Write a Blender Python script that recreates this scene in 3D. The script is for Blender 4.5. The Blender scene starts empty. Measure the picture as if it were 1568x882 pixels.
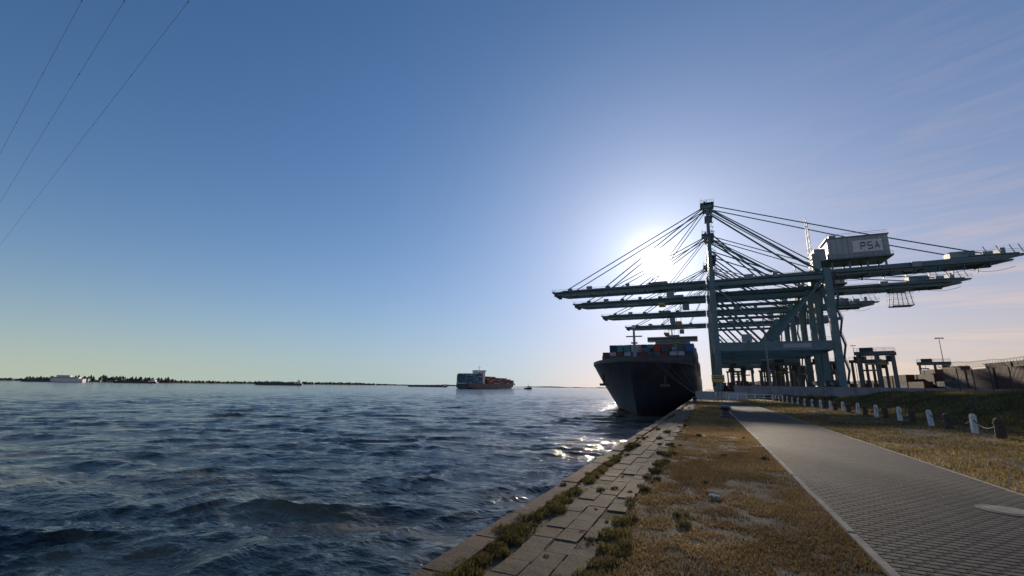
import bpy, math, random
import numpy as np
from mathutils import Vector, Matrix
random.seed(7); rng=np.random.default_rng(11)
sc=bpy.context.scene
sc.view_settings.view_transform='Standard'; sc.view_settings.look='None'
sc.view_settings.exposure=0; sc.view_settings.gamma=1
WL=-6.0   # water level, quay deck = 0
rad=math.radians
TH=rad(23.7)
def cf(r,f):  # right/forward of the viewing heading -> world xy
    return (math.cos(TH)*r-math.sin(TH)*f, math.sin(TH)*r+math.cos(TH)*f)
# ---------------------------------------------------------------- materials
def newmat(name):
    m=bpy.data.materials.new(name); m.use_nodes=True
    nt=m.node_tree; nt.nodes.clear()
    o=nt.nodes.new('ShaderNodeOutputMaterial'); b=nt.nodes.new('ShaderNodeBsdfPrincipled')
    nt.links.new(b.outputs[0],o.inputs[0]); return m,nt,b,o
def N(nt,t,**k):
    n=nt.nodes.new(t)
    for a,v in k.items(): setattr(n,a,v)
    return n
def noise(nt,scale,detail=4,rough=.55,vec=None,dist=0):
    n=N(nt,'ShaderNodeTexNoise'); n.inputs['Scale'].default_value=scale
    n.inputs['Detail'].default_value=detail; n.inputs['Roughness'].default_value=rough
    n.inputs['Distortion'].default_value=dist
    if vec: nt.links.new(vec,n.inputs['Vector'])
    return n
def ramp(nt,src,stops):
    r=N(nt,'ShaderNodeValToRGB'); e=r.color_ramp.elements
    while len(e)<len(stops): e.new(.5)
    for i,(p,c) in enumerate(stops):
        e[i].position=p; e[i].color=(c[0],c[1],c[2],1) if hasattr(c,'__len__') else (c,c,c,1)
    nt.links.new(src,r.inputs[0]); return r
def mixc(nt,fac,a,b,mode='MIX'):
    m=N(nt,'ShaderNodeMix',data_type='RGBA',blend_type=mode)
    for s,i in ((fac,0),(a,6),(b,7)):
        if hasattr(s,'links'): nt.links.new(s,m.inputs[i])
        elif i==0: m.inputs[0].default_value=s
        else: m.inputs[i].default_value=(s[0],s[1],s[2],1)
    return m.outputs[2]
def bump(nt,h,strength,dist,normal=None):
    b=N(nt,'ShaderNodeBump'); b.inputs['Strength'].default_value=strength; b.inputs['Distance'].default_value=dist
    nt.links.new(h,b.inputs['Height'])
    if normal: nt.links.new(normal,b.inputs['Normal'])
    return b.outputs[0]
def simple(name,col,rough=.6,metal=0,var=.25,scale=1.5,bmp=.0,grime=None):
    m,nt,b,o=newmat(name)
    tc=N(nt,'ShaderNodeTexCoord')
    n=noise(nt,scale,6,.65,tc.outputs['Object'])
    g=grime or tuple(c*(1-var*1.6) for c in col)
    r=ramp(nt,n.outputs[0],[(.3,g),(.55,col),(.8,tuple(min(1,c*(1+var)) for c in col))])
    nt.links.new(r.outputs[0],b.inputs['Base Color'])
    b.inputs['Roughness'].default_value=rough; b.inputs['Metallic'].default_value=metal
    if bmp:
        n2=noise(nt,scale*12,4,.6,tc.outputs['Object'])
        nt.links.new(bump(nt,n2.outputs[0],bmp,.02),b.inputs['Normal'])
    return m
def corr(name,col):
    m,nt,b,o=newmat(name); tc=N(nt,'ShaderNodeTexCoord')
    n=noise(nt,.35,5,.7,tc.outputs['Object'])
    r=ramp(nt,n.outputs[0],[(.3,tuple(c*.55 for c in col)),(.6,col),(.85,tuple(min(1,c*1.3) for c in col))])
    w=N(nt,'ShaderNodeTexWave',wave_type='BANDS',bands_direction='DIAGONAL'); w.inputs['Scale'].default_value=1.2
    nt.links.new(tc.outputs['Object'],w.inputs[0])
    nt.links.new(r.outputs[0],b.inputs['Base Color']); b.inputs['Roughness'].default_value=.65; b.inputs['Specular IOR Level'].default_value=.25
    nt.links.new(bump(nt,w.outputs[1],.6,.05),b.inputs['Normal']); return m
M={}
M['steel']=simple('crane_paint',(.105,.185,.19),.5,0,.2,.3)
M['steel2']=simple('crane_paint_pale',(.22,.27,.28),.5,0,.2,.4)
M['house']=simple('crane_house_cladding',(.34,.36,.36),.5,0,.12,.3)
M['dark']=simple('dark_steel',(.04,.045,.05),.55,0,.3,1)
M['cable']=simple('steel_cable',(.08,.09,.1),.5,0,.2,1)
M['rail']=simple('galvanised_rail',(.15,.19,.20),.5,.2,.2,1)
M['rope']=simple('mooring_rope_fibre',(.12,.11,.10),.9,0,.2,1)
M['hull']=simple('hull_paint_dark',(.045,.05,.068),.45,0,.3,.12)
M['hullred']=simple('antifouling_red',(.13,.03,.025),.6,0,.3,.3)
M['white']=simple('white_paint',(.72,.72,.70),.5,0,.1,2,grime=(.42,.40,.36))
M['foam']=simple('foam',(.75,.77,.78),.9,0,.1,2)
M['glass']=simple('window_glass',(.02,.03,.04),.1,0,.1,1)
M['yellow']=simple('yellow_paint',(.5,.36,.05),.5,0,.15,1)
M['rust']=simple('rusty_iron',(.10,.055,.035),.8,.1,.4,6,.5)
M['wood']=simple('weathered_post',(.10,.07,.05),.85,0,.35,6,.6)
M['conc']=simple('concrete',(.30,.29,.27),.85,0,.25,1.2,.5)
M['concpale']=simple('pale_concrete',(.34,.34,.35),.8,0,.2,.4,.3)
M['concwall']=simple('wall_concrete',(.23,.235,.25),.8,0,.25,.4,.3)
M['rustconc']=simple('quay_coping',(.12,.07,.042),.95,0,.45,3,.9)
M['concdry']=simple('worn_concrete_grass',(.17,.135,.08),.9,0,.35,.25,.4)
M['kerb2']=simple('cover_iron',(.13,.12,.11),.7,0,.3,8,.5)
M['asph']=simple('terminal_asphalt',(.08,.08,.085),.9,0,.2,.1)
M['kerb']=simple('edge_stone',(.27,.235,.19),.9,0,.3,5,.6)
M['strad']=simple('straddle_paint',(.14,.13,.12),.6,0,.25,.5)
CC=[('red',(.34,.06,.04)),('blue',(.05,.13,.29)),('teal',(.10,.25,.28)),('grey',(.42,.43,.43)),('brown',(.15,.06,.04)),('orange',(.45,.16,.05)),('green',(.06,.18,.10)),('navy',(.035,.06,.12)),('oxide',(.15,.045,.03)),('slate',(.10,.11,.12))]
for n_,c_ in CC: M['c_'+n_]=corr('container_'+n_,c_)
# ---------------------------------------------------------------- mesh builder
class MB:
    def __init__(s): s.v=[];s.f=[];s.m=[];s.mats=[]
    def mi(s,k):
        if k not in s.mats: s.mats.append(k)
        return s.mats.index(k)
    def add(s,vs,fs,k):
        o=len(s.v); s.v+= [tuple(v) for v in vs]; i=s.mi(k)
        for f in fs: s.f.append(tuple(a+o for a in f)); s.m.append(i)
    def box(s,c,d,k,rz=0):
        x,y,z=d[0]/2,d[1]/2,d[2]/2; ca,sa=math.cos(rz),math.sin(rz); vs=[]
        for a in (-1,1):
            for b in (-1,1):
                for e in (-1,1):
                    px,py=a*x,b*y
                    vs.append((c[0]+px*ca-py*sa,c[1]+px*sa+py*ca,c[2]+e*z))
        s.add(vs,[(0,1,3,2),(4,6,7,5),(0,4,5,1),(2,3,7,6),(0,2,6,4),(1,5,7,3)],k)
    def b2(s,x0,x1,y0,y1,z0,z1,k): s.box(((x0+x1)/2,(y0+y1)/2,(z0+z1)/2),(x1-x0,y1-y0,z1-z0),k)
    def beam(s,p,q,w,h,k,w2=None,h2=None):
        p=Vector(p);q=Vector(q);d=(q-p).normalized()
        up=Vector((0,0,1)) if abs(d.z)<.9 else Vector((0,1,0))
        a=d.cross(up).normalized(); b=a.cross(d).normalized(); w2=w2 or w;h2=h2 or h
        vs=[p-a*w/2-b*h/2,p+a*w/2-b*h/2,p+a*w/2+b*h/2,p-a*w/2+b*h/2,q-a*w2/2-b*h2/2,q+a*w2/2-b*h2/2,q+a*w2/2+b*h2/2,q-a*w2/2+b*h2/2]
        s.add(vs,[(0,3,2,1),(4,5,6,7),(0,1,5,4),(1,2,6,5),(2,3,7,6),(3,0,4,7)],k)
    def tube(s,p,q,r,k,n=8,r2=None):
        p=Vector(p);q=Vector(q);d=(q-p).normalized(); r2=r if r2 is None else r2
        up=Vector((0,0,1)) if abs(d.z)<.9 else Vector((0,1,0))
        a=d.cross(up).normalized(); b=a.cross(d)
        vs=[];
        for c,R in ((p,r),(q,r2)):
            for i in range(n):
                t=2*math.pi*i/n; vs.append(c+a*R*math.cos(t)+b*R*math.sin(t))
        fs=[(i,(i+1)%n,n+(i+1)%n,n+i) for i in range(n)]+[tuple(range(n))[::-1],tuple(range(n,2*n))]
        s.add(vs,fs,k)
    def rail(s,p,q,k='rail',h=1.1,step=2.5,r=.05):
        p=Vector(p);q=Vector(q);L=(q-p).length;n=max(1,int(L/step)); u=Vector((0,0,h))
        s.beam(p+u,q+u,r*1.6,r*1.6,k); s.beam(p+u*.5,q+u*.5,r,r,k)
        for i in range(n+1):
            a=p.lerp(q,i/n); s.beam(a,a+u,r,r,k)
    def done(s,name,loc=(0,0,0),rz=0,smooth=False):
        me=bpy.data.meshes.new(name); me.from_pydata(s.v,[],s.f)
        for k in s.mats: me.materials.append(M[k])
        me.polygons.foreach_set('material_index',s.m)
        if smooth: me.polygons.foreach_set('use_smooth',[True]*len(s.f))
        me.update(); o=bpy.data.objects.new(name,me); sc.collection.objects.link(o)
        o.location=loc; o.rotation_euler=(0,0,rz); return o
def fastmesh(name,V,F,mat,smooth=False,col=None):
    """V (n,3), F (m,k) arrays"""
    me=bpy.data.meshes.new(name); k=F.shape[1]
    me.vertices.add(len(V)); me.vertices.foreach_set('co',V.astype(np.float32).ravel())
    me.loops.add(F.size); me.loops.foreach_set('vertex_index',F.astype(np.int32).ravel())
    me.polygons.add(len(F)); me.polygons.foreach_set('loop_start',np.arange(0,F.size,k,dtype=np.int32))
    me.polygons.foreach_set('loop_total',np.full(len(F),k,dtype=np.int32))
    if smooth: me.polygons.foreach_set('use_smooth',np.ones(len(F),dtype=bool))
    me.update(calc_edges=True); me.validate()
    if col is not None:
        a=me.color_attributes.new('col','FLOAT_COLOR','POINT'); a.data.foreach_set('color',col.astype(np.float32).ravel())
    me.materials.append(mat); o=bpy.data.objects.new(name,me); sc.collection.objects.link(o); return o
G=rng.random((256,256))
def vnoise(x,y,s):
    x=np.asarray(x)*s+37.3; y=np.asarray(y)*s+91.7
    i=np.floor(x).astype(int); j=np.floor(y).astype(int); fx=x-i; fy=y-j
    fx=fx*fx*(3-2*fx); fy=fy*fy*(3-2*fy)
    g=lambda a,b:G[a%256,b%256]
    return (g(i,j)*(1-fx)+g(i+1,j)*fx)*(1-fy)+(g(i,j+1)*(1-fx)+g(i+1,j+1)*fx)*fy
# ---------------------------------------------------------------- sun + sky
SA,SE=rad(-4.8),rad(15.5)
sd=Vector((math.cos(SE)*math.sin(SA),math.cos(SE)*math.cos(SA),math.sin(SE)))
L=bpy.data.lights.new('sun','SUN'); L.energy=4.2; L.angle=rad(.53); L.color=(1,.85,.66)
lo=bpy.data.objects.new('sun',L); sc.collection.objects.link(lo); lo.rotation_euler=sd.to_track_quat('Z','Y').to_euler(); lo.location=(0,0,100)
w=bpy.data.worlds.new('World'); sc.world=w; w.use_nodes=True; nt=w.node_tree; nt.nodes.clear()
out=N(nt,'ShaderNodeOutputWorld'); bg=N(nt,'ShaderNodeBackground')
sky=N(nt,'ShaderNodeTexSky',sky_type='NISHITA'); sky.sun_disc=False; sky.sun_elevation=SE; sky.sun_rotation=SA%(2*math.pi)
sky.altitude=0; sky.air_density=1.0; sky.dust_density=.35; sky.ozone_density=3.0
def M1(op,a,b=None,c=None):
    n=N(nt,'ShaderNodeMath',operation=op)
    for i,v in enumerate((a,b,c)):
        if v is None: continue
        if hasattr(v,'links'): nt.links.new(v,n.inputs[i])
        else: n.inputs[i].default_value=v
    return n.outputs[0]
def V1(op,a,b=None,scale=None):
    n=N(nt,'ShaderNodeVectorMath',operation=op)
    for i,v in enumerate((a,b)):
        if v is None: continue
        if hasattr(v,'links'): nt.links.new(v,n.inputs[i])
        else: n.inputs[i].default_value=v
    if scale is not None:
        if hasattr(scale,'links'): nt.links.new(scale,n.inputs['Scale'])
        else: n.inputs['Scale'].default_value=scale
    return n.outputs[0]
tc=N(nt,'ShaderNodeTexCoord')
dirv=V1('NORMALIZE',tc.outputs['Generated'])
dp=N(nt,'ShaderNodeVectorMath',operation='DOT_PRODUCT'); nt.links.new(dirv,dp.inputs[0]); dp.inputs[1].default_value=sd
mx=M1('MAXIMUM',dp.outputs['Value'],0.)
sx=N(nt,'ShaderNodeSeparateXYZ'); nt.links.new(dirv,sx.inputs[0])
# soften the very bright circumsolar region (camera-like highlight compression)
K_=.130
s1=V1('SCALE',sky.outputs[0],scale=K_)
den=V1('ADD',V1('MULTIPLY',s1,(1.05,.85,.50)),(1,1,1))
s2=V1('DIVIDE',s1,den)
hs=N(nt,'ShaderNodeHueSaturation'); hs.inputs['Saturation'].default_value=1.13; hs.inputs['Value'].default_value=1.0; nt.links.new(s2,hs.inputs['Color'])
s3=V1('MULTIPLY',hs.outputs[0],(.88,.97,1.05))
# low haze band, cool on the river side and warm over land
zc=M1('MAXIMUM',sx.outputs[2],0.)
xr=M1('MULTIPLY_ADD',sx.outputs[0],.5,.5)
dec=ramp(nt,xr,[(.30,.9),(.42,.72),(.60,.50)])
hz_=M1('MULTIPLY',M1('EXPONENT',M1('MULTIPLY',M1('MULTIPLY',zc,-10.),dec.outputs[0])),.78)
hc=ramp(nt,xr,[(.02,(.50,.57,.46)),(.15,(.40,.52,.53)),(.30,(.50,.56,.62)),(.40,(.88,.66,.56)),(.50,(.85,.66,.54)),(.62,(.80,.58,.43)),(.75,(.78,.54,.38))])
s4=mixc(nt,hz_,s3,hc.outputs[0])
# thin cirrus streaks low over the land
mp=N(nt,'ShaderNodeMapping'); mp.inputs['Scale'].default_value=(1.4,1.4,18); mp.inputs['Rotation'].default_value=(0,rad(5),0); nt.links.new(dirv,mp.inputs[0])
cn=noise(nt,2.8,6,.6,mp.outputs[0],.6)
cr=ramp(nt,cn.outputs[0],[(.46,0.),(.66,1.)])
cm=M1('MULTIPLY',cr.outputs[0],M1('MULTIPLY',M1('EXPONENT',M1('MULTIPLY',zc,-6.)),ramp(nt,sx.outputs[0],[(.0,0.),(.35,.75)]).outputs[0]))
s4=mixc(nt,cm,s4,(.92,.66,.50))
cur=s4
for n_,amp,c in ((11000,300,(1,.97,.9)),(900,1.1,(1,.97,.92)),(120,.32,(.97,.97,.98)),(16,.13,(.97,.96,.97))):
    p=M1('POWER',mx,float(n_)); cur=V1('ADD',cur,V1('SCALE',tuple(a*amp for a in c),scale=p))
cur=V1('SCALE',cur,scale=10.)
nt.links.new(cur,bg.inputs[0]); bg.inputs[1].default_value=.1
nt.links.new(bg.outputs[0],out.inputs[0])
# ---------------------------------------------------------------- camera
cam=bpy.data.cameras.new('camera'); co=bpy.data.objects.new('camera',cam); sc.collection.objects.link(co); sc.camera=co
cam.sensor_width=36; cam.lens=15.38; cam.clip_start=.05; cam.clip_end=40000
co.matrix_world=Matrix.Translation((0,0,1.7))@Matrix.Rotation(TH,4,'Z')@Matrix.Rotation(rad(90+12.65),4,'X')@Matrix.Rotation(rad(.93),4,'Z')
# ---------------------------------------------------------------- water
def water():
    ratio=1.0080; nr=int(math.log(14000/8)/math.log(ratio)); r=np.concatenate([[2.,4.,6.],8*ratio**np.arange(nr)]); nr=len(r)
    a=np.concatenate([np.linspace(-186,-80,80,endpoint=False),np.linspace(-80,2,760,endpoint=False),np.linspace(2,8,8)])
    a=np.radians(a); Rr,A=np.meshgrid(r,a,indexing='ij')
    X=Rr*np.sin(A); Y=Rr*np.cos(A); Z=np.zeros_like(X); DX=np.zeros_like(X); DY=np.zeros_like(X)
    sp=Rr*(ratio-1); g=np.random.default_rng(17)
    gust=.40+1.2*vnoise(X,Y,1/24.)*vnoise(X,Y,1/7.)+.55*vnoise(X,Y,.16)
    wx=X+1.2*(vnoise(X,Y,.15)-.5)*4; wy=Y+1.2*(vnoise(Y,X,.15)-.5)*4   # bend the crests
    for i in range(110):
        lam=math.exp(g.uniform(math.log(.40),math.log(11))); d=rad(160 if i%3 else 118)+g.normal(0,.42 if lam<2 else .26)
        amp=.0056*lam**.92; k=2*math.pi/lam; ph=g.uniform(0,6.28)
        wgt=np.clip(lam/(2.4*sp)-.6,0,1)*gust
        p=k*(wx*math.sin(d)+wy*math.cos(d))+ph; s_=np.sin(p); c_=np.cos(p)
        Z+=amp*wgt*c_; DX-=amp*wgt*s_*math.sin(d); DY-=amp*wgt*s_*math.cos(d)
    V=np.stack([X+DX,Y+DY,Z+WL],-1).reshape(-1,3); na=len(a)
    i=np.arange(nr-1)[:,None]*na+np.arange(na-1)[None,:]
    F=np.stack([i,i+na,i+na+1,i+1],-1).reshape(-1,4)
    m,nt,b,o=newmat('river_water'); tc=N(nt,'ShaderNodeTexCoord'); ob=tc.outputs['Object']
    n1=noise(nt,.05,6,.62,ob,2.2)
    c=ramp(nt,n1.outputs[0],[(.40,(.005,.010,.013)),(.49,(.028,.032,.027)),(.60,(.12,.105,.068))])
    nt.links.new(c.outputs[0],b.inputs['Base Color'])
    b.inputs['Roughness'].default_value=.10; b.inputs['IOR'].default_value=1.33; b.inputs['Specular IOR Level'].default_value=.42
    mp=N(nt,'ShaderNodeMapping'); mp.inputs['Scale'].default_value=(.7,1.3,1); mp.inputs['Rotation'].default_value=(0,0,rad(-20)); nt.links.new(ob,mp.inputs[0])
    a1=noise(nt,.4,3,.5,mp.outputs[0],.4); a2=noise(nt,2.6,4,.55,mp.outputs[0],.5); a3=noise(nt,.09,3,.5,mp.outputs[0])
    nn=bump(nt,a3.outputs[0],.7,1.8); nn=bump(nt,a1.outputs[0],.9,.7,nn); nn=bump(nt,a2.outputs[0],.9,.15,nn)
    nt.links.new(nn,b.inputs['Normal'])
    fastmesh('river_water',V,F,m,True)
water()
# ---------------------------------------------------------------- land
def hland(x,y):
    e=lambda t:np.clip(t,0,1)**2*(3-2*np.clip(t,0,1))
    m=e((x-12.5)/8)*(1-e((x-30)/12))*(1-e((y-62)/32))*e((y+120)/60)
    n=(vnoise(x,y,.25)-.5)*.35+(vnoise(x,y,.9)-.5)*.12
    return m*(1.6+n) + e((x-5.2)/1.5)*(1-e((y-95)/15))*(vnoise(x,y,.5)-.4)*.10
def land():
    xs=np.concatenate([np.linspace(-2.2,12,72),np.linspace(12.3,46,110),np.geomspace(48,9000,30)])
    ys=np.concatenate([-np.geomspace(400,8,14),np.linspace(-6,130,340),np.geomspace(133,9000,36)])
    X,Y=np.meshgrid(xs,ys,indexing='ij'); Z=hland(X,Y)
    V=np.stack([X,Y,Z],-1).reshape(-1,3); ny=len(ys)
    i=np.arange(len(xs)-1)[:,None]*ny+np.arange(ny-1)[None,:]
    F=np.stack([i,i+ny,i+ny+1,i+1],-1).reshape(-1,4)
    m,nt,b,o=newmat('dry_ground'); ob=N(nt,'ShaderNodeTexCoord').outputs['Object']
    n1=noise(nt,1.1,8,.65,ob,.3); n2=noise(nt,16,6,.7,ob); n4=noise(nt,70,3,.6,ob); n5=noise(nt,.35,4,.6,ob)
    c1=ramp(nt,n1.outputs[0],[(.30,(.06,.048,.028)),(.44,(.13,.095,.055)),(.58,(.21,.16,.10)),(.72,(.29,.24,.17))])
    c2=ramp(nt,n2.outputs[0],[(.3,(.35,.33,.3)),(.6,(1,1,1)),(.8,(1.2,1.15,1.05))])
    c=mixc(nt,.85,c1.outputs[0],c2.outputs[0],'MULTIPLY')
    c=mixc(nt,.6,c,ramp(nt,n5.outputs[0],[(.35,.55),(.6,1.15)]).outputs[0],'MULTIPLY')
    sx=N(nt,'ShaderNodeSeparateXYZ'); nt.links.new(ob,sx.inputs[0])
    mr=N(nt,'ShaderNodeMapRange'); mr.inputs[1].default_value=9; mr.inputs[2].default_value=15; nt.links.new(sx.outputs[0],mr.inputs[0])
    c=mixc(nt,mr.outputs[0],c,(.075,.07,.034))
    nt.links.new(c,b.inputs['Base Color']); b.inputs['Roughness'].default_value=.95; b.inputs['Specular IOR Level'].default_value=.15
    nn=bump(nt,n1.outputs[0],.6,.08); nn=bump(nt,n2.outputs[0],.9,.03,nn); nn=bump(nt,n4.outputs[0],.8,.010,nn)
    nt.links.new(nn,b.inputs['Normal'])
    fastmesh('ground',V,F,m,True)
land()
# quay wall
q=MB(); q.b2(-2.52,-2.2,-400,5000,-9,-.03,'conc')
yy=-20
while yy<110:
    l=random.uniform(1.0,1.3); q.b2(-2.55+random.uniform(-.02,.02),-2.27+random.uniform(-.02,.02),yy,yy+l-.03,-.03,.03+random.uniform(-.018,.014),'rustconc'); yy+=l
q.b2(-2.56,-2.2,yy,5000,-.03,.04,'rustconc')
for i in range(40): q.b2(-2.75,-2.56,-20+i*12,-19+i*12,-5,-1,'dark')
q.done('quay_wall')
# slab footpath
m,nt_,b_,o_=newmat('path_slab'); ob=N(nt_,'ShaderNodeTexCoord').outputs['Object']
n1=noise(nt_,1.3,8,.78,ob); n2=noise(nt_,40,5,.7,ob)
c=mixc(nt_,.8,ramp(nt_,n1.outputs[0],[(.3,(.06,.042,.027)),(.5,(.135,.10,.066)),(.75,(.215,.17,.12))]).outputs[0],ramp(nt_,n2.outputs[0],[(.3,.45),(.65,1.1)]).outputs[0],'MULTIPLY')
nt_.links.new(c,b_.inputs['Base Color']); b_.inputs['Roughness'].default_value=.9; b_.inputs['Specular IOR Level'].default_value=.2
nt_.links.new(bump(nt_,n2.outputs[0],.8,.012,bump(nt_,n1.outputs[0],.7,.05)),b_.inputs['Normal']); M['slab']=m
s=MB()
for ci,(x0,wdt) in enumerate(((-1.98,.27),(-1.71,.27),(-1.44,.27))):
    yy=-3+ci*.19
    while yy<62:
        l=random.uniform(.36,.44)
        if random.random()<(.95 if ci<2 else .8):
            s.box((x0+wdt/2+random.uniform(-.012,.012),yy+l/2,-.008+random.uniform(-.009,.008)),(wdt-.018,l-.018,.05),'slab',random.uniform(-.03,.03))
        yy+=l
s.done('slab_footpath')
# road
m,nt_,b_,o_=newmat('road_block_paving'); ob=N(nt_,'ShaderNodeTexCoord').outputs['Object']
br=N(nt_,'ShaderNodeTexBrick'); nt_.links.new(ob,br.inputs[0]); br.inputs['Scale'].default_value=1
for k_,v_ in (('Brick Width',.19),('Row Height',.12),('Mortar Size',.032),('Mortar Smooth',.9),('Bias',0)): br.inputs[k_].default_value=v_
br.inputs['Color1'].default_value=(.055,.052,.054,1); br.inputs['Color2'].default_value=(.088,.082,.082,1); br.inputs['Mortar'].default_value=(.006,.005,.005,1)
n1=noise(nt_,.5,6,.7,ob); n2=noise(nt_,25,4,.6,ob); n3=noise(nt_,3,5,.7,ob)
c=mixc(nt_,.85,br.outputs[0],ramp(nt_,n1.outputs[0],[(.3,.5),(.55,1),(.8,1.5)]).outputs[0],'MULTIPLY')
c=mixc(nt_,.7,c,ramp(nt_,n3.outputs[0],[(.3,.5),(.55,1),(.75,1.25)]).outputs[0],'MULTIPLY')
nt_.links.new(c,b_.inputs['Base Color']); b_.inputs['Roughness'].default_value=.75; b_.inputs['Specular IOR Level'].default_value=.16
iv=N(nt_,'ShaderNodeMath',operation='SUBTRACT'); iv.inputs[0].default_value=1; nt_.links.new(br.outputs['Fac'],iv.inputs[1])
nt_.links.new(bump(nt_,iv.outputs[0],1,.07,bump(nt_,n2.outputs[0],.4,.01)),b_.inputs['Normal']); M['road']=m
r=MB()
def strip(mb,x0,x1,y0,y1,z,k):
    mb.add([(x0,y0,z),(x1,y0,z),(x1,y1,z),(x0,y1,z)],[(0,1,2,3)],k)
strip(r,1.52,4.75,-6,64,.03,'road')
yy=-6
while yy<64:
    r.b2(1.44+random.uniform(-.01,.01),1.52,yy,yy+.98,-.05,.040+random.uniform(-.006,.006),'kerb'); r.b2(4.75,4.82,yy,yy+.98,-.05,.036+random.uniform(-.005,.004),'kerb'); yy+=1
r.done('road')
a=MB(); strip(a,-2.1,60,64.2,124,.05,'concdry'); a.done('concrete_pavement')
mm=MB(); mm.tube((3.9,9.3,.03),(3.9,9.3,.040),.33,'kerb2',24); mm.tube((3.9,9.3,.038),(3.9,9.3,.046),.25,'kerb',24); mm.done('manhole_cover')
t=MB(); strip(t,-2.1,900,124.3,2500,.06,'asph'); t.done('terminal_pavement')
# ---------------------------------------------------------------- grasses
def blademat(name):
    m,nt,b,o=newmat(name); at=N(nt,'ShaderNodeAttribute'); at.attribute_name='col'
    nt.links.new(at.outputs[0],b.inputs['Base Color']); b.inputs['Roughness'].default_value=.8; b.inputs['Specular IOR Level'].default_value=.15
    tr=N(nt,'ShaderNodeBsdfTranslucent'); nt.links.new(at.outputs[0],tr.inputs[0])
    mx=N(nt,'ShaderNodeMixShader'); mx.inputs[0].default_value=.5
    nt.links.new(b.outputs[0],mx.inputs[1]); nt.links.new(tr.outputs[0],mx.inputs[2]); nt.links.new(mx.outputs[0],o.inputs[0]); return m
BM=blademat('grass_blades')
def blades(name,x,y,z,h,wd,c0,c1,lean=.6):
    n=len(x); a=rng.uniform(0,2*np.pi,n); l=rng.uniform(.1,1,n)*lean*h; la=rng.uniform(0,2*np.pi,n)
    cx,cy=np.cos(a)*wd/2,np.sin(a)*wd/2; lx,ly=np.cos(la)*l,np.sin(la)*l
    V=np.zeros((n,5,3))
    V[:,0]=np.stack([x-cx,y-cy,z-.01],-1); V[:,1]=np.stack([x+cx,y+cy,z-.01],-1)
    V[:,2]=np.stack([x-cx*.8+lx*.35,y-cy*.8+ly*.35,z+h*.55],-1); V[:,3]=np.stack([x+cx*.8+lx*.35,y+cy*.8+ly*.35,z+h*.55],-1)
    V[:,4]=np.stack([x+lx,y+ly,z+h],-1)
    b=np.arange(n)[:,None]*5; F=np.concatenate([b+[0,1,3],b+[0,3,2],b+[2,3,4]])
    t=rng.random((n,1)); c=np.array(c0)*(1-t)+np.array(c1)*t; c=c*rng.uniform(.7,1.3,(n,1))*(.6+.8*vnoise(x,y,.9))[:,None]
    C=np.ones((n,5,4)); C[:,:,:3]=c[:,None,:]
    return fastmesh(name,V.reshape(-1,3),F,BM,False,C.reshape(-1,4))
def ydens(n,y0,y1): # denser close by
    return y0*(y1/y0)**rng.random(n)
n=230000
y=ydens(n,2.,62); x=rng.uniform(-1.15,1.44,n); k=(vnoise(x,y,1.3)*.55+vnoise(x,y,5)*.45+rng.uniform(-.10,.10,n))>.44
x,y=x[k],y[k]; blades('dry_grass',x,y,0*x,rng.uniform(.010,.036,len(x))*(1+y*.02),.005+.0006*y,(.20,.13,.055),(.36,.25,.12),1.7)
n=60000
y=ydens(n,5,124); x=rng.uniform(-2.1,10,n); k=(y>64)&(vnoise(x,y,.3)>.35)
x,y=x[k],y[k]; blades('dry_grass',x,y,0*x+.05,rng.uniform(.03,.12,len(x)),.07+0*x,(.22,.16,.06),(.34,.25,.10),1.)
n=130000
y=ydens(n,5,120); x=rng.uniform(4.85,17,n); k=(vnoise(x,y,.8)*.6+vnoise(x,y,3)*.4+rng.uniform(-.1,.1,n))>.38
x,y=x[k],y[k]; blades('dry_grass',x,y,hland(x,y),rng.uniform(.03,.10,len(x)),.010+.0008*y,(.16,.115,.045),(.28,.20,.08),1.2)
n=90000
y=rng.uniform(15,100,n); x=rng.uniform(12.0,26,n)
blades('mound_grass',x,y,hland(x,y),rng.uniform(.10,.38,n)*(.3+vnoise(x,y,.5)),.04,(.085,.075,.03),(.22,.17,.07),.8)
def clumps(spec):
    X=[];Y=[];H=[];
    for (cx,cy,R,nb,h) in spec:
        rr=R*np.sqrt(rng.random(nb)); an=rng.uniform(0,6.28,nb); X.append(cx+rr*np.cos(an)); Y.append(cy+rr*np.sin(an)*1.4); H.append(h*rng.uniform(.4,1,nb)*(1.15-rr/R*.6))
    return np.concatenate(X),np.concatenate(Y),np.concatenate(H)
sp=[]
while len(sp)<560:
    cy=float(2.2*(60/2.2)**rng.random()); s_=rng.random()
    if s_<.50: cx=rng.normal(-2.17,.07); den_=float(vnoise(3.3,cy,.75))
    elif s_<.82: cx=rng.normal(-1.13,.10); den_=float(vnoise(17.7,cy,.75))
    elif s_<.88: cx=rng.normal(-1.62,.12); den_=float(vnoise(40,cy,.6))
    else: cx=rng.uniform(-1.1,1.4); den_=.75*float(vnoise(cx,cy,.8))
    if den_<.25+.35*rng.random(): continue
    big=rng.random()**2.0*(den_+.1)
    sp.append((cx,cy,.03+.11*big,int(22+130*big),.02+.13*big))
x,y,h=clumps(sp); blades('weeds',x,y,0*x+.02,h,.008+.0006*y,(.062,.056,.022),(.18,.145,.055),1.2)
sp=[(rng.uniform(-.95,1.4),float(2.5*(40/2.5)**rng.random()),.16,75,.04) for i in range(300)]
x,y,h=clumps(sp); blades('weeds',x,y,0*x+.01,h,.007,(.10,.07,.03),(.27,.18,.08),1.9)
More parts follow.
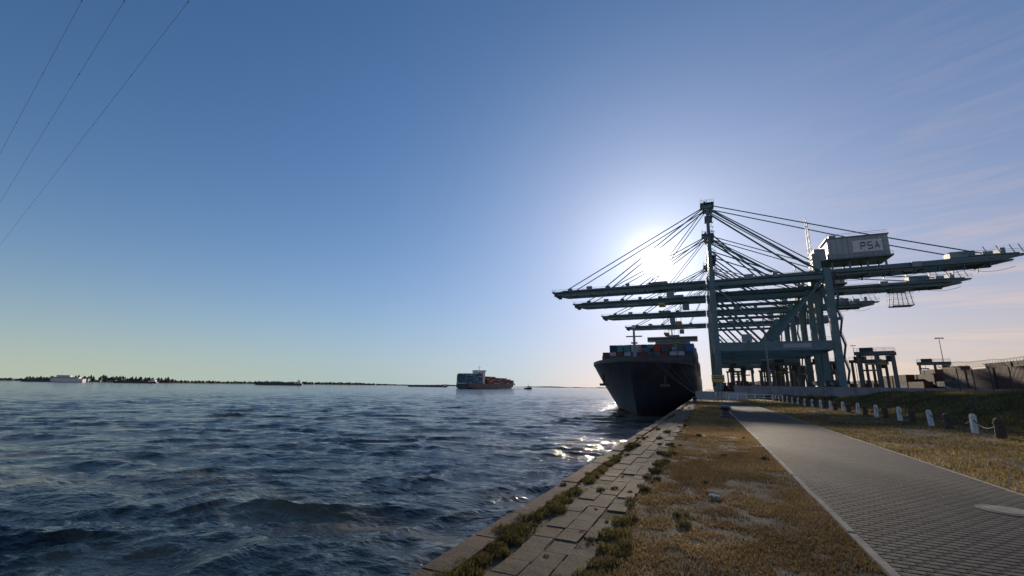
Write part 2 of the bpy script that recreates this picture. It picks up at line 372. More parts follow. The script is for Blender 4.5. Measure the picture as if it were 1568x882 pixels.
# pebbles
n=4200
py=ydens(n,2.2,22); px=rng.uniform(-2.2,1.4,n)
ico=np.array([(0,0,1),(.9,0,.1),(.2,.85,0),(-.75,.5,.1),(-.7,-.5,0),(.3,-.9,.1),(0,0,-1)])
fi=np.array([(0,1,2),(0,2,3),(0,3,4),(0,4,5),(0,5,1),(6,2,1),(6,3,2),(6,4,3),(6,5,4),(6,1,5)])
sz=rng.uniform(.003,.012,n); V=(ico[None]*sz[:,None,None]*rng.uniform(.6,1.3,(n,1,3)))+np.stack([px,py,0*px+.008],-1)[:,None]
F=(fi[None]+np.arange(n)[:,None,None]*7).reshape(-1,3)
fastmesh('gravel',V.reshape(-1,3),F,simple('pebble',(.24,.20,.16),.9,0,.4,9))
# litter
lt=MB(); vs=[];
for i in range(5):
    for j in range(5): vs.append((.04*i-.08+random.uniform(-.01,.01),.03*j-.06,.012+.02*((i+j)%2)+random.uniform(.0,.02)))
lt.add(vs,[(i*5+j,(i+1)*5+j,(i+1)*5+j+1,i*5+j+1) for i in range(4) for j in range(4)],'foam'); lt.done('paper_litter',(-.02,8.2,.02))
# ---------------------------------------------------------------- bollard, posts, chain
b=MB(); b.tube((0,0,0),(0,0,.08),.36,'dark',20); b.tube((0,0,.08),(0,0,.42),.21,'dark',20,.19); b.tube((0,0,.42),(0,0,.56),.21,'dark',20,.36); b.tube((0,0,.56),(0,0,.66),.36,'dark',20,.26); b.tube((0,0,.66),(0,0,.69),.26,'dark',20,.1)
b.done('mooring_bollard',(.95,31.5,.02))
FX=10.5
tops=[]
yy=18.0; i=0
while yy<92:
    z=float(hland(np.array([FX]),np.array([yy]))[0])
    p=MB(); p.box((0,0,.4),(.18,.18,.8),'white',.05); p.box((0,0,.83),(.13,.13,.06),'white',.05); p.box((0,0,.02),(.3,.3,.06),'conc')
    o=p.done('white_marker_post',(FX,yy,z-.02)); o.rotation_euler=(random.uniform(-.05,.05),random.uniform(-.05,.05),0)
    p=MB(); h=.72; p.tube((0,0,-.05),(0,0,h),.17,'wood',12,.15); p.tube((0,0,h),(0,0,h+.07),.15,'wood',12,.08); p.tube((0,0,h-.17),(0,0,h-.11),.185,'rust',12)
    o=p.done('wooden_bollard_post',(FX-.1,yy+2.0,z-.02)); o.rotation_euler=(random.uniform(-.06,.06),random.uniform(-.06,.06),0)
    tops+= [(FX,yy,z+.62),(FX-.1,yy+2.0,z+.55)]; yy+=4.1
ch=MB()
for a_,b_ in zip(tops[:-1],tops[1:]):
    pr=None
    for k in range(9):
        t_=k/8; p=Vector(a_).lerp(Vector(b_),t_); p.z-=.28*4*t_*(1-t_)
        if pr is not None: ch.tube(pr,p,.025,'rust',6)
        pr=p
ch.done('barrier_chain')
# ---------------------------------------------------------------- mesh security fence on mound
f=MB(); FXX=22.5; y0,y1=16,60; hz=lambda yy:float(hland(np.array([FXX]),np.array([yy]))[0])
yy=y0
while yy<=y1:
    z=hz(yy); f.tube((FXX,yy,z-.2),(FXX,yy,z+2.4),.045,'dark',6); f.beam((FXX,yy,z+2.4),(FXX-.35,yy,z+2.75),.04,.04,'dark'); yy+=2.75
for k in (.1,1.2,2.35):
    yy=y0
    while yy<y1: f.beam((FXX,yy,hz(yy)+k),(FXX,yy+2.75,hz(yy+2.75)+k),.025,.025,'dark'); yy+=2.75
yy=y0
while yy<y1:
    z=hz(yy); f.beam((FXX,yy,z+.1),(FXX,yy+2.2,z+2.35),.009,.009,'dark'); f.beam((FXX,yy+2.2,z+.1),(FXX,yy,z+2.35),.009,.009,'dark'); yy+=.28
pr=None; k=0; yy=y0
while yy<y1:
    an=k*math.pi/4; p=Vector((FXX-.3+.28*math.cos(an),yy,hz(yy)+2.75+.28*math.sin(an)))
    if pr is not None: f.beam(pr,p,.014,.014,'dark')
    pr=p; k+=1; yy+=.05
f.done('security_fence')
# ---------------------------------------------------------------- cranes
def crane(y0,tip,end,main=False,XW=4.3,XL=39.3,ap=73):
    c=MB(); S='steel'
    ys=(-9,9); gy=(-3.4,3.4); ZG=40.6
    for yb in ys:
        for xb in (XW,XL):
            c.beam((xb,yb,3.4),(xb,yb,ZG-.9),1.9,1.5,S) if xb==XW else c.beam((xb,yb,3.4),(xb,yb,ZG+1.3),2.1,1.7,S)
            c.box((xb,yb,2.6),(1.6,5,1.6),S)
            for k in (-1,1):
                c.box((xb,yb+k*2.6,1.4),(1.1,4.2,.9),'dark')
                for j in (-1.3,-.4,.5,1.4): c.tube((xb-.3,yb+k*2.6+j,.45),(xb+.3,yb+k*2.6+j,.45),.4,'dark',12)
        c.beam((XW+.8,yb,16.3),(XL-.9,yb,16.3),1.4,3.0,S)
        c.rail((XW+1,yb-.8,17.8),(XL-1,yb-.8,17.8))
        # frame diagonals
        c.tube((XW+.6,yb,38.8),((XW+XL)/2,yb,17.9),.42,S); c.tube((XL-.8,yb,38.8),((XW+XL)/2,yb,17.9),.42,S)
        c.beam((XW+.8,yb,38.9),(XL-.9,yb,38.9),1.0,1.3,S)
    for xb in (XW,XL):
        c.beam((xb,-8,16.5),(xb,8,16.5),1.5,2.4,S); c.beam((xb,-8.2,4.6),(xb,8.2,4.6),1.2,1.6,S)
        c.beam((xb,-10,ZG-2.2),(xb,10,ZG-2.2),1.5,1.8,S)
        c.tube((xb,-8.5,18),(xb,0,ZG-3.2),.35,S); c.tube((xb,8.5,18),(xb,0,ZG-3.2),.35,S)
    # name board and cabinets on the portal beam
    c.b2(XL-15,XL-7,-9.82,-9.76,15.6,17.0,'house'); c.b2(XW+8,XW+11,-10.4,-8,18,20.4,'steel2')
    # girders & boom
    for g in gy:
        c.beam((XW-1.5,g,ZG),(end-6,g,ZG+1.5 if main else ZG+.6),1.1,2.3,S)
        c.beam((tip+5,g,ZG),(XW-1.9,g,ZG),1.0,1.9,S)
        c.beam((tip,g,ZG+.5),(tip+5,g,ZG),.6,.6,S,1.0,1.9)
        sgn=1 if g>0 else -1
        c.beam((tip+1,g+sgn*1.0,ZG+.4),(end-6,g+sgn*1.0,ZG+.6),.9,.1,'rail')
        c.rail((tip+1,g+sgn*1.4,ZG+.45),(end-6,g+sgn*1.4,ZG+.65))
        c.beam((tip+4,g,ZG+1.15),(XW-2,g,ZG+1.15),.25,.35,'steel2')
        for xx in range(int(tip)+8,int(end)-8,6): c.b2(xx,xx+.18,g-.62,g+.62,ZG-1.1,ZG+1.0,'rail')
        for xx,ww in ((tip+15,2.2),(tip+31,1.4),(XW+11,3),(XW+20,1.6),(XL+24,2.4)):
            if xx<end-10: c.b2(xx,xx+ww,g-1.5,g-.6,ZG+.5,ZG+2.2,'steel2')
    x=tip+.5
    while x<end-6:
        c.beam((x,-3,ZG+.2),(x,3,ZG+.2),.5,.8,S); x+=7.3
    c.beam((tip+.2,-4.4,ZG+.7),(tip+.2,4.4,ZG+.7),.9,.5,S); c.rail((tip-.1,-4.6,ZG+.9),(tip-.1,4.6,ZG+.9))
    for k in range(3): c.box((tip+1.2,-3+3*k,ZG-.6),(1.4,1,.8),'dark')
    # rear end platform
    ez=ZG+1.5 if main else ZG+.6
    c.beam((end-13,0,ez+1.4),(end-2,0,ez+1.2),8.4,.4,S); c.rail((end-12,-4.3,ez+1.6),(end,-4.3,ez+1.3)); c.rail((end-12,4.3,ez+1.6),(end,4.3,ez+1.3)); c.rail((end,-4.3,ez+1.3),(end,4.3,ez+1.3))
    for g in gy:
        c.beam((end-7,g,ez),(end,g,ez+.9),1.0,1.8,S,.5,.5)
        c.rail((end-8,g-1,ez-1.2),(end-1,g-1,ez-.4))
    for (dx,hh,wx) in ((14,1.9,6),(8,1.3,2.4),(4.5,2.1,1.2)): c.box((end-dx,0,ez+1.6+hh/2),(wx,4,hh),'steel2')
    for dx in (9,6,3,1): c.beam((end-dx,-4,ez+1.5),(end-dx-.8,-4,ez+4),.15,.15,S)
    pr=None
    for k in range(25):
        t_=k/24; xx=XL+3+(end-4-XL-3)*t_; p=Vector((xx,-4.9,ZG-1.6-1.1*abs(math.sin(t_*math.pi*4))))
        if pr: c.tube(pr,p,.06,'cable',5)
        pr=p
    # A frame
    ax=XW+.9
    for sg in (-1,1):
        c.beam((XW,sg*9,ZG-1.3),(ax,sg*2.4,ap-2),1.5,1.3,S,1.0,.9)
        c.tube((ax,sg*2.4,ap-2),(XL-1,sg*5,ZG+1.5),.34,S); c.tube((ax,sg*2.4,ap-12),((XW+XL)/2,sg*3.4,ZG+1),.26,S)
        for X2,r_ in ((tip+7,.20),(tip+23,.22),(tip+40,.15)):
            c.tube((ax,sg*2.2,ap-.6),(X2,sg*3.4,ZG+1.9),r_,S,6)
            c.box((X2+.5,sg*3.4,ZG+1.4),(1.8,.5,1.3),S)
        c.tube((ax,sg*2.2,ap-.4),(XL+16,sg*3.4,ZG+(12.6 if main else 6)),.2,S,6); c.tube((XL+16,sg*3.4,ZG+(12.6 if main else 6)),(end-10,sg*3.4,ez+2),.2,S,6)
        c.tube((ax,sg*2.2,ap-1.4),(XL+2,sg*3.4,ZG+2),.2,S,6)
        if main: c.tube((ax,sg*4,ap-20),(XW+12,sg*3.4,ZG+1.3),.26,S,6); c.tube((ax,sg*4,ap-20),(XW+24,sg*3.4,ZG+1.3),.22,S,6)
    for zz,hw in ((ZG+9,6.6),(ZG+18,4.9),(ZG+26,3.2)):
        if zz>ap-3: continue
        c.beam((XW+.6,-hw,zz),(XW+.6,hw,zz),.8,.9,S); c.beam((XW+1,-hw-1,zz+.6),(XW+1,hw+1,zz+.6),2.8,.12,'rail'); c.rail((XW-.8,-hw-1,zz+.7),(XW+2.6,-hw-1,zz+.7)); 
    for k in range(int((ap-ZG-4)/2)):
        zz=ZG+2+k*2; c.box((XW+1.9,-8.5+k*.42,zz),(.9,.4,.15),'rail'); c.beam((XW+1.4,-8.9+k*.42,zz),(XW+2.5,-8.5+k*.42,zz+2),.12,.12,'rail')
    c.box((ax,0,ap-1.4),(3.4,6.4,1.3),S); c.box((ax,0,ap-.1),(5,7.5,.25),'rail'); c.rail((ax-2.5,-3.7,ap),(ax+2.5,-3.7,ap),step=1.2); c.rail((ax-2.5,3.7,ap),(ax+2.5,3.7,ap),step=1.2)
    for k in (-2,0,2): c.tube((ax+k*.6,k,ap+.3),(ax+k*.6+.8,k,ap+.3),.9,'dark',14); c.beam((ax+k,k,ap),(ax+k,k,ap+2.6),.12,.12,S)
    # machinery house
    hx0,hx1=(XL+2.2,XL+19) if main else (XL+3,XL+13)
    hz0=ZG+(5.2 if main else 2.6); hz1=hz0+(7 if main else 4.6)
    c.b2(hx0,hx1,-5.2,5.2,hz0,hz1,'house'); c.b2(hx0-.3,hx1+.3,-5.5,5.5,hz1,hz1+.35,S); c.b2(hx0-.6,hx1+.6,-5.9,5.9,hz0-.5,hz0,S)
    c.rail((hx0-.5,-5.8,hz0),(hx1+.5,-5.8,hz0)); c.rail((hx0,-5.3,hz1+.35),(hx1,-5.3,hz1+.35))
    for g in gy:
        for k in range(4):
            xx=hx0+1+(hx1-hx0-2)*k/3; c.beam((xx,g,ZG+1),(xx,g,hz0-.4),.5,.5,S)
    for k in range(int((hx1-hx0)/1.6)): c.box((hx0+1+k*1.6,-5.23,(hz0+hz1)/2),(.12,.08,hz1-hz0-.4),'steel2')
    c.b2(hx0+1,hx0+3,-4,-2,hz1+.35,hz1+1.6,'steel2')
    if main:
        c.b2(hx0-4,hx0-.6,-4.6,4,hz0,hz0+4,'house'); c.b2(hx0-4.3,hx0-.6,-4.9,4.3,hz0-.5,hz0,S)
        c.b2(hx0+7,hx0+15,-5.34,-5.27,hz0+1.6,hz1-1.4,'white')
        def letter(x0,segs):
            for (a0,b0,a1,b1) in segs: c.beam((x0+a0,-5.40,hz0+2.4+b0),(x0+a1,-5.40,hz0+2.4+b1),.06,.36,'hull')
        letter(hx0+9.2,[(0,0,0,2.4),(0,2.3,1.2,2.3),(1.2,2.3,1.2,1.2),(1.2,1.2,0,1.2)])
        letter(hx0+11.1,[(0,.1,1.2,.1),(1.2,.1,1.2,1.2),(1.2,1.2,0,1.2),(0,1.2,0,2.3),(0,2.3,1.2,2.3)])
        letter(hx0+13.0,[(0,0,.6,2.4),(.6,2.4,1.2,0),(.2,.9,1,.9)])
    # lattice mast
    mz=ap-11 if main else ap-18
    for dx,dy in ((0,0),(1.1,0),(0,1.1),(1.1,1.1)): c.beam((XL-3.2+dx,-4+dy,ZG+1),(XL-3.0+dx*.4,-3.8+dy*.4,mz),.16,.16,'steel2')
    for k in range(8):
        zz=ZG+2+k*2.2; 
        if zz<mz-1: c.beam((XL-3.1,-4,zz),(XL-2.2,-4,zz+1.8),.12,.12,'steel2')
    c.rail((XL-4,-5,ZG+8),(XL+1,-5,ZG+8)); c.box((XL-1.5,-4,ZG+5),(2.4,2.4,5.6),'steel2')
    # stairs tower on land leg
    for k in range(9):
        zz=4+k*4; s_=1 if k%2 else -1
        c.beam((XL+1.8,-9-s_*1.8,zz),(XL+1.8,-9+s_*1.8,zz+4),.6,.1,'rail'); c.rail((XL+2.1,-9-s_*1.8,zz),(XL+2.1,-9+s_*1.8,zz+4),step=2); c.box((XL+1.7,-9+s_*2.2,zz+4),(.8,.8,.1),'rail')
    # trolley and cab
    tx=tip+44 if main else XW+random.uniform(-28,-8)
    c.box((tx,0,ZG+1.7),(5.5,7.6,1),'steel2'); c.box((tx+3.5,-2,ZG-3.2),(2.6,2.2,2.6),'steel2'); c.box((tx+2.15,-2,ZG-3.4),(.1,1.9,1.8),'glass'); c.beam((tx+3.5,-2,ZG-1.9),(tx+3.5,-2,ZG+1.3),.4,.4,S)
    hs=22 if main else 30
    for a_ in (-1.2,1.2):
        for b_ in (-4,4): c.tube((tx+a_,b_*.6,ZG),(tx+a_*.8,b_*.8,(hs+12) if main else hs+1),.05,'cable',5)
    if not main: c.box((tx,0,hs+.7),(2.4,7,.6),'yellow'); c.box((tx,0,hs+.1),(2.3,12.2,.5),'yellow')
    else: c.box((tx,0,hs+12),(2.4,7,.6),'yellow')
    c.done('ship_to_shore_crane',(0,y0,0))
crane(180,-58,91,True)
crane(209,-57,90,ap=70)
crane(250,-52,75,ap=66)
crane(300,-47,73,ap=66)
# maintenance cage below 2nd crane girder
g=MB()
for dx in (-3,0,3):
    for dy in (-2,2): g.beam((dx,dy,0),(dx*.8,dy,6),.2,.2,'steel')
for zz in (0,2,4): g.rail((-3.3,-2.2,zz),(3.3,-2.2,zz)); g.rail((-3.3,2.2,zz),(3.3,2.2,zz)); 
g.box((0,0,0),(6.6,4.4,.25),'steel'); g.box((0,0,5.9),(5.6,7.6,.25),'steel'); g.done('crane_service_cage',(70,209,33.7))
# ---------------------------------------------------------------- ships
def hull(c,L_,B_,zt,zb,stem_rake,ent_t,ent_b,sheer,K='hull'):
    ts=np.concatenate([np.array([0,.6,1.4,2.6,4,6,8.5,11,14,18,22,27,33,40,48,57,68]),np.linspace(80,L_-40,6),np.linspace(L_-32,L_,6)]) if L_>130 else np.concatenate([np.array([0,.3,.8,1.5,2.5,4,6]),np.linspace(8,L_,12)])
    lv=np.array([zb,-2.,-.6,.6,3,6,9,12,15,zt]); lv=np.array(sorted(set(lv[lv<=zt])))
    rows=[]
    for z in lv:
        u=max(0,(z)/zt); st=stem_rake*(1-u)**1.3
        le=ent_b+(ent_t-ent_b)*u**1.2; ex=1.5+1.2*u
        row=[]
        for t_ in ts:
            y=st+t_*(1-st/L_); s_=min(1,t_/le); hb=B_/2*(1-(1-s_)**ex)
            if z<0: hb*=.9
            if y>L_-35 and L_>130:
                f_=(y-(L_-35))/35; hb*=1-(.35 if z<3 else .08)*f_**2
            top=z+(sheer*max(0,1-t_/45)**1.5 if z==lv[-1] else 0)
            row.append((hb,y,top))
        rows.append(row)
    n=len(ts)
    for sg in (-1,1):
        V=[(sg*a,b,z) for r_ in rows for (a,b,z) in r_]
        for i in range(len(lv)-1):
            fs=[]
            for j in range(n-1):
                q_=(i*n+j,i*n+j+1,(i+1)*n+j+1,(i+1)*n+j); fs.append(q_ if sg>0 else q_[::-1])
            base=[V[k] for k in range(i*n,(i+2)*n)]
            fs=[tuple(k-i*n for k in f_) for f_ in fs]
            c.add(base,fs,'hullred' if lv[i+1]<=.61 else K)
    top=rows[-1]
    V=[(-a,b,z-.9) for a,b,z in top]+[(a,b,z-.9) for a,b,z in top]
    c.add(V,[(j,j+n,j+n+1,j+1) for j in range(n-1)],'rust')
    tr=[(r_[-1]) for r_ in rows]; m_=len(tr)
    c.add([(-a,b,z) for a,b,z in tr]+[(a,b,z) for a,b,z in tr],[(i,i+1,i+m_+1,i+m_) for i in range(m_-1)],K)
def stacks(c,bays,B_,zd,keys,wt):
    rows=int(B_/2.5)
    for (y0,tn) in bays:
        hmap=[max(1,tn-(1 if random.random()<.25 else 0)) for _ in range(rows)]
        for r_ in range(rows):
            for t_ in range(hmap[r_]):
                k=random.choices(keys,wt)[0]; c.box((-B_/2+1.25+r_*(B_-2.5)/(rows-1),y0+6.1,zd+1.33+t_*2.63),(2.36,12.1,2.52),k)
# moored ship: bow towards the viewer
random.seed(3)
c=MB(); B_=32.2; zt=15.2
hull(c,290,B_,zt,-7,12,34,66,1.2)
keys=['c_grey','c_blue','c_red','c_brown','c_navy','c_teal','c_slate']
bays=[(40+i*13.6,t_) for i,t_ in enumerate([3,3,4,4,4,4,5,5,5,5])]
stacks(c,bays,B_-.6,zt+.2,keys,[4,1.2,.8,1.6,2.5,1.2,3])
for i in range(11): c.b2(-B_/2+.5,B_/2-.5,38.4+i*13.6,39.3+i*13.6,zt-.8,zt+4,'dark')
# forecastle
c.tube((0,12,zt),(0,12,zt+11.5),.5,'steel2',10,.28); c.beam((-2.4,12,zt+8),(2.4,12,zt+8),.35,.35,'steel2'); c.tube((0,12,zt+7),(0,18,zt),.2,'steel2',6); c.box((0,12,zt+6),(1.8,1.8,.3),'steel2'); c.box((0,12,zt+11),(1,1,.8),'white')
for sx in (-4,4): c.tube((sx-1.2,14,zt+.4),(sx+1.2,14,zt+.4),.9,'dark',14); c.box((sx,17,zt+.2),(2,2,1.6),'dark')
c.rail((-13,28,zt),(-13,38,zt),'white'); c.rail((13,28,zt),(13,38,zt),'white')
c.b2(-12.5,12.5,33,33.4,zt-.9,zt+2.6,'hull')
for sx in (-1,1):
    xx=sx*8.6; c.beam((xx,7.6,zt-6.5),(xx*1.02,7.2,zt-3.6),.6,.6,'dark'); c.beam((xx-1.3,7.4,zt-6.6),(xx+1.3,7.4,zt-6.6),.7,.7,'dark')
# accommodation
c.b2(-11,11,190,203,zt,zt+24,'steel2'); c.b2(-16,16,189,196,zt+24,zt+27,'steel2'); c.b2(-15.5,15.5,188.9,189,zt+25,zt+26.3,'glass')
for k in range(7): c.b2(-10.5,10.5,189.85,189.98,zt+3+k*3,zt+4+k*3,'glass')
c.tube((0,193,zt+27),(0,193,zt+35),.5,'steel2',8,.2); c.beam((-3,193,zt+32),(3,193,zt+32),.3,.3,'steel2'); c.b2(-4,4,206,213,zt,zt+30,'hull')
stacks(c,[(216,4),(230,4),(244,4)],B_-.6,zt+.4,keys,[3,3,2,2,3,1,1])
MX,MY=-19.4,126
o=c.done('moored_container_ship',(MX,MY,WL))
# mooring ropes
rp=MB()
for (sx,sy,bx,by) in ((6,6,-1.6,96),(7,7,-1.6,98),(9,10,-1.6,118),(12,18,-1.6,118)):
    A=Vector((MX+sx,MY+sy,WL+zt+.2)); B=Vector((bx,by,.4)); pr=None
    for k in range(13):
        t_=k/12; p=A.lerp(B,t_); p.z-=1.2*4*t_*(1-t_)*.5
        if pr: rp.tube(pr,p,.04,'rope',5)
        pr=p
rp.done('mooring_ropes')
for by in (97,118,64):
    b=MB(); b.tube((0,0,0),(0,0,.4),.24,'dark',16); b.tube((0,0,.4),(0,0,.55),.24,'dark',16,.38); b.tube((0,0,.55),(0,0,.64),.38,'dark',16,.2); b.done('mooring_bollard',(-1.6,by,.05))
# sailing ship
random.seed(9)
c=MB(); B2=40; hull(c,265,B2,13,-8,12,40,70,3,'hull')
k2=['c_teal','c_blue','c_red','c_brown','c_green','c_grey','c_navy']
bays=[(34+i*13.6,t_) for i,t_ in enumerate([4,5,5,6,6,6,6,7,6,7,7])]
stacks(c,bays,B2-.8,13.3,k2,[1,1,5,2,.7,1.4,.8])
c.b2(-16,16,186,197,13,44,'white'); c.b2(-20,20,187,194,44,47,'white'); 
for k in range(8): c.b2(-15,15,197.02,197.1,15+k*3.4,16.3+k*3.4,'glass')
c.b2(-5,5,200,206,13,47,'white'); c.tube((0,190,47),(0,190,60),.8,'white',8,.3); c.beam((-5,190,54),(5,190,54),.6,.6,'white')
stacks(c,[(208,9),(221.8,9),(236,9),(250,9)],B2-.8,13.3,k2,[6,4,.6,.5,2,1.2,1.5])
hd=rad(5); sx,sy=-552,963
bowp=(sx+265*math.sin(hd),sy+265*math.cos(hd))
c.done('container_ship',(bowp[0],bowp[1],WL),math.pi-hd)
# tug
c=MB(); hull(c,28,10,3.2,-2,2,9,12,1.6,'hull'); c.b2(-3.5,3.5,8,18,2.5,5.6,'white'); c.b2(-2.6,2.6,9,14,5.6,8.6,'white'); c.b2(-2.65,2.65,8.95,14.05,6.9,8.,'glass'); c.tube((0,13,8.6),(0,13,18),.3,'white',6,.15); c.beam((-2,13,13.5),(2,13,13.5),.25,.25,'white'); c.tube((-2,16.5,5.5),(-2,16.5,10),.5,'hullred',8); c.tube((2,16.5,5.5),(2,16.5,10),.5,'hullred',8)
tg=(-425,1110); c.done('tugboat',(tg[0],tg[1],WL),rad(60))
def foam(name,cx,cy,L_,W_,ang,n):
    g=np.random.default_rng(3); u=g.uniform(0,1,n)*L_; v=g.normal(0,.35,n)*W_*(.3+u/L_); d=np.array([math.sin(ang),math.cos(ang)]); e=np.array([d[1],-d[0]])
    P=np.array([cx,cy])+u[:,None]*d+v[:,None]*e; s_=g.uniform(.8,3.2,n)
    V=ico[None]*np.stack([s_,s_,.5+0*s_],-1)[:,None]*g.uniform(.6,1.2,(n,1,3))+np.concatenate([P,np.full((n,1),WL+.2)],1)[:,None]
    fastmesh(name,V.reshape(-1,3),(fi[None]+np.arange(n)[:,None,None]*7).reshape(-1,3),M['foam'])
foam('wake_foam',bowp[0]+14,bowp[1]-5,90,30,rad(175),420)
foam('wake_foam',tg[0],tg[1],90,16,rad(240),300)
# inland vessels
def barge(r_,f_,L_,rz,wh=False,zs=1.25):
    x,y=cf(r_,f_); c=MB(); hull(c,L_,11,3.4 if not wh else 6,-2,3,12,16,.8,'white' if wh else 'hull')
    if wh:
        c.b2(-4.5,4.5,10,L_-10,5.5,8.6,'white'); c.b2(-4.55,4.55,11,L_-11,6.6,7.7,'glass'); c.b2(-3.8,3.8,16,L_-30,8.6,11.5,'white'); c.b2(-3.85,3.85,17,L_-31,9.6,10.6,'glass'); c.tube((0,25,11.5),(0,25,17),.2,'white',6)
    else:
        c.b2(-4.4,4.4,12,L_-20,3,4.8,'c_slate'); c.b2(-4,4,L_-15,L_-4,3,7,'white'); c.b2(-3,3,L_-13,L_-8,7,9.4,'white'); c.b2(-3.05,3.05,L_-13.05,L_-7.95,7.9,8.9,'glass'); c.tube((0,L_-7,9),(0,L_-7,13),.12,'white',6)
    o=c.done('passenger_vessel' if wh else 'inland_barge',(x,y,WL),rz); o.scale=(1,1,zs)
HB=TH-rad(82)
barge(-1110,1080,75,HB,True,1.45); barge(-1190,1090,105,HB); barge(-1020,1150,105,HB); barge(-730,1280,130,HB,False,1.6); barge(-390,1700,150,HB,False,1.2)
# ---------------------------------------------------------------- terminal equipment
def straddle(x,y,rz=0,h=13.2):
    c=MB(); K='dark'
    for sx in (-2.4,2.4):
        c.box((sx,0,1.5),(.9,10.4,.9),K)
        for yy in (-4.2,-1.5,1.5,4.2):
            c.tube((sx-.3,yy,.75),(sx+.3,yy,.75),.75,'dark',14)
        for yy in (-4.3,-.3,4.3): c.box((sx,yy,(h+1.9)/2),(.55,.75,h-1.9),'strad')
        c.box((sx,0,h+.3),(.9,10.2,1.1),'strad')
    for yy in (-4.3,4.3): c.box((0,yy,h+.35),(3.9,1.0,.9),'strad')
    c.box((0,0,h-3),(2.2,6,.5),'yellow')
    for a_ in (-.9,.9):
        for b_ in (-2.6,2.6): c.beam((a_,b_,h-2.8),(a_*1.6,b_,h),.08,.08,'cable')
    c.box((2.4,-3.2,h-1.3),(1.4,1.5,1.9),K); c.box((-1.2,2,h+1.5),(2,3.4,1.3),K); c.rail((-2.8,-5,h+.85),(-2.8,5,h+.85)); c.rail((2.8,-5,h+.85),(2.8,5,h+.85))
    c.done('straddle_carrier',(x,y,.06),rz)
for (x,y,rz,h) in ((51,179,1.2,13.6),(86,236,1.25,13.2),(26,225,.1,12),(33,260,.4,12),(22,290,.0,13),(36,320,1.3,13),(48,285,1.4,12.5),(14,240,.1,12),(56,330,.9,13),(30,212,1.5,12),(44,215,.3,12.5),(62,300,.3,13),(18,330,.7,13),(56,205,.9,12.5),(40,240,.2,12)): straddle(x,y,rz,h)
def cstack(x,y,nx,ny,hs,rz=0):
    c=MB(); kk=['c_oxide','c_brown','c_slate','c_navy','c_red','c_orange','c_grey','c_green']; kw=[6,5,2,1.2,.7,.35,.35,.5]
    for i in range(nx):
        for j in range(ny):
            for t_ in range(max(1,hs-random.choice([0,0,0,1,1,2]))):
                c.box((i*2.9,j*13.2+6.1,1.36+t_*2.62),(2.42,12.1,2.54),random.choices(kk,kw)[0])
    c.done('shipping_container_stack',(x,y,.06),rz)
random.seed(21)
cstack(66,108,2,9,3); cstack(78,100,2,10,4); cstack(95,110,4,9,4)
cstack(60,245,5,4,2); cstack(20,345,12,5,3); cstack(75,300,12,4,3); cstack(120,120,5,9,4); cstack(12,420,20,4,3)
# lamp masts
def mast(x,y,h,name='light_mast',k='rail',z=0):
    c=MB(); c.tube((0,0,0),(0,0,h),.2,k,10,.1); c.box((0,0,h),(2.6,.5,.35),k); c.box((0,0,.2),(.7,.7,.4),'conc')
    for a_ in (-1.1,1.1): c.box((a_,-.3,h-.2),(.6,.7,.25),'dark')
    c.done(name,(x,y,z))
mast(11.4,101,17,z=.05); mast(86,339,30); mast(115,225,16); mast(90,238,24,z=.06); mast(70,200,10)
# sign by the quay
c=MB(); c.tube((0,0,0),(0,0,3.7),.07,'rail',8); c.tube((.5,0,0),(.5,0,3.7),.07,'rail',8); c.box((.25,-.08,3.2),(1.7,.08,1.0),'yellow'); c.box((.25,-.13,3.2),(1.4,.02,.12),'dark'); c.box((.25,-.13,3.45),(1.2,.02,.1),'dark'); c.done('warning_sign',(1.3,71,.05))
c=MB()
for i in range(5): c.b2(-2+i*1.6,-.45+i*1.6,0,.4,0,1.25,'concpale'); c.b2(-2.03+i*1.6,-.42+i*1.6,-.03,.43,1.25,1.33,'conc')
c.done('concrete_barrier',(.1,84,.05))
c=MB()
for i in range(9): c.b2(i*6,i*6+5.96,0,.3,0,2.5,'concwall'); c.b2(i*6,i*6+5.96,-.05,.35,2.5,2.62,'conc')
c.done('concrete_wall',(6,121,.05))
c=MB()
for i in range(7): c.tube((i*1.2,0,0),(i*1.2,0,1.0),.05,'white',8)
c.beam((0,0,1),(7.2,0,1),.07,.07,'white'); c.beam((0,0,.55),(7.2,0,.55),.05,.05,'white'); c.done('pipe_barrier',(3,78,.05))
# low scrub in front of the wall
sp=[(rng.uniform(11,40),rng.uniform(84,118),rng.uniform(.8,2.2),260,rng.uniform(.5,1.5)) for i in range(46)]
x,y,h=clumps(sp); blades('scrub',x,y,0*x+.05,h,.12,(.06,.058,.024),(.16,.135,.055),.7)
# ---------------------------------------------------------------- far shore
pts=[(-4200,300),(-2500,800),(-1500,1240),(-1080,1420),(-900,1750),(-800,2300),(-640,3000),(-100,4400),(1250,5600),(2600,6500)]
M['shore']=simple('far_shore_soil',(.09,.085,.05),.9,0,.3,.01)
c=MB()
for (a_,b_),(d_,e_) in zip(pts[:-1],pts[1:]):
    P=cf(a_,b_);Q=cf(d_,e_); dx,dy=Q[0]-P[0],Q[1]-P[1]; l=math.hypot(dx,dy); nx,ny=-dy/l,dx/l
    for (o0,z0,o1,z1) in ((-12,-1.5,12,1.6),(12,1.6,6000,2)):
        c.add([(P[0]+nx*o0,P[1]+ny*o0,WL+z0),(Q[0]+nx*o0,Q[1]+ny*o0,WL+z0),(Q[0]+nx*o1,Q[1]+ny*o1,WL+z1),(P[0]+nx*o1,P[1]+ny*o1,WL+z1)],[(0,1,2,3)],'shore')
c.done('far_shore')
tv=[];tf=[];cnt=0
g=np.random.default_rng(8)
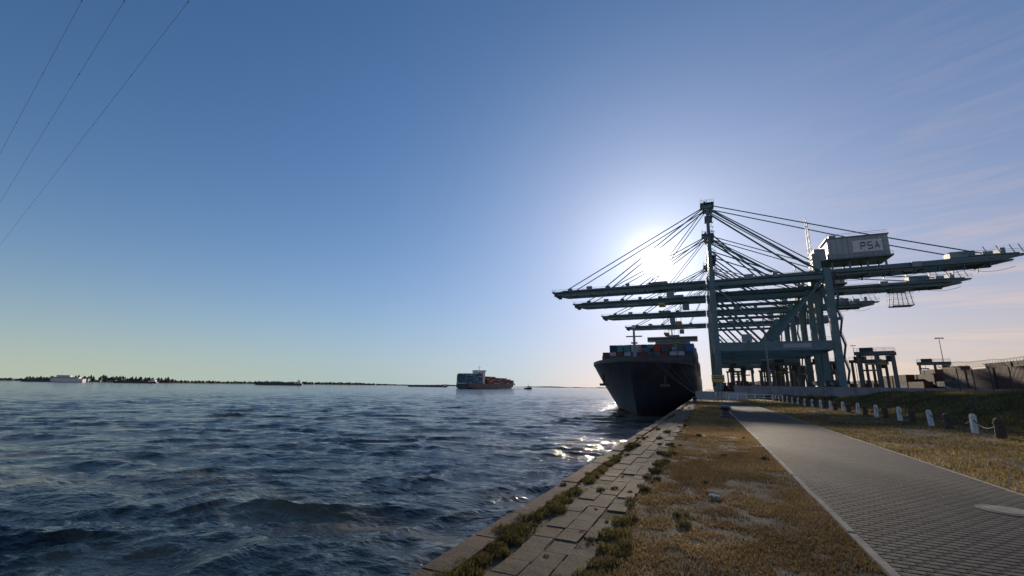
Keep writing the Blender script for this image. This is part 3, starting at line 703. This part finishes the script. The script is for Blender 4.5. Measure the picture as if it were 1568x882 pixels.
for (a_,b_),(d_,e_) in zip(pts[:-1],pts[1:]):
    P=np.array(cf(a_,b_));Q=np.array(cf(d_,e_)); l=np.linalg.norm(Q-P); D=(Q-P)/l; NN=np.array([-D[1],D[0]])
    k=int(l/3.4)
    for i in range(k):
        t_=g.random()*l; p=P+D*t_+NN*(25+g.random()*90)
        dn=float(vnoise(p[0],p[1],.004)); tall=1.5 if (a_<-1400 and dn>.40) else .85
        if dn<.08: continue
        R=g.uniform(4,8)*(.6+dn); H=g.uniform(7,12)*(.4+dn)*tall
        V=ico*np.array([R,R,H*.6])*g.uniform(.75,1.2,(7,3))+np.array([p[0],p[1],WL+1.5+H*.45]); tv.append(V); tf.append(fi+cnt); cnt+=7
fastmesh('distant_trees',np.concatenate(tv),np.concatenate(tf),simple('distant_foliage',(.085,.10,.06),.9,0,.4,.05))
for (rr_,ff_,n_,hh_) in ((-1660,1150,9,9),(-1330,1310,5,4)):
    c=MB()
    for i in range(n_):
        w_=random.uniform(12,26); h_=hh_*random.uniform(.6,1.7); k_=random.choice(['concpale','c_grey','c_slate','house','conc'])
        X0=i*28+random.uniform(-6,6); Y0=random.uniform(0,14)
        c.b2(X0,X0+w_,Y0,Y0+12,0,h_,k_); c.b2(X0-.4,X0+w_+.4,Y0-.4,Y0+12.4,h_,h_+1,'dark')
        for j in range(int(w_/3)): c.b2(X0+.8+j*3,X0+2.2+j*3,Y0-.06,Y0-.01,h_*.35,h_*.6,'glass')
        if i%4==1: c.tube((X0+5,Y0+5,h_),(X0+5,Y0+5,h_+9),.9,'conc',8)
    x,y=cf(rr_,ff_); c.done('riverside_buildings',(x,y,WL+1.5),TH+rad(20))
# ---------------------------------------------------------------- overhead power lines
wires=[((-71,79),(-318,260)),((-84.9,79.1),(-236,188.7)),((-94.2,79.2),(-188,146))]
for (a_,b_) in wires:
    A=Vector((*cf(*a_),81.7)); B=Vector((*cf(*b_),81.7)); D=(B-A).normalized(); c=MB()
    P=[A+D*t_ for t_ in range(-160,900,20)]
    for p_,q_ in zip(P[:-1],P[1:]): c.tube(p_,q_,.04,'cable',5)
    for k,p_ in enumerate(P):
        if k%2==0: c.tube(p_+Vector((0,0,-.22)),p_+Vector((0,0,.1)),.11,'cable',8)
    c.done('overhead_power_line')
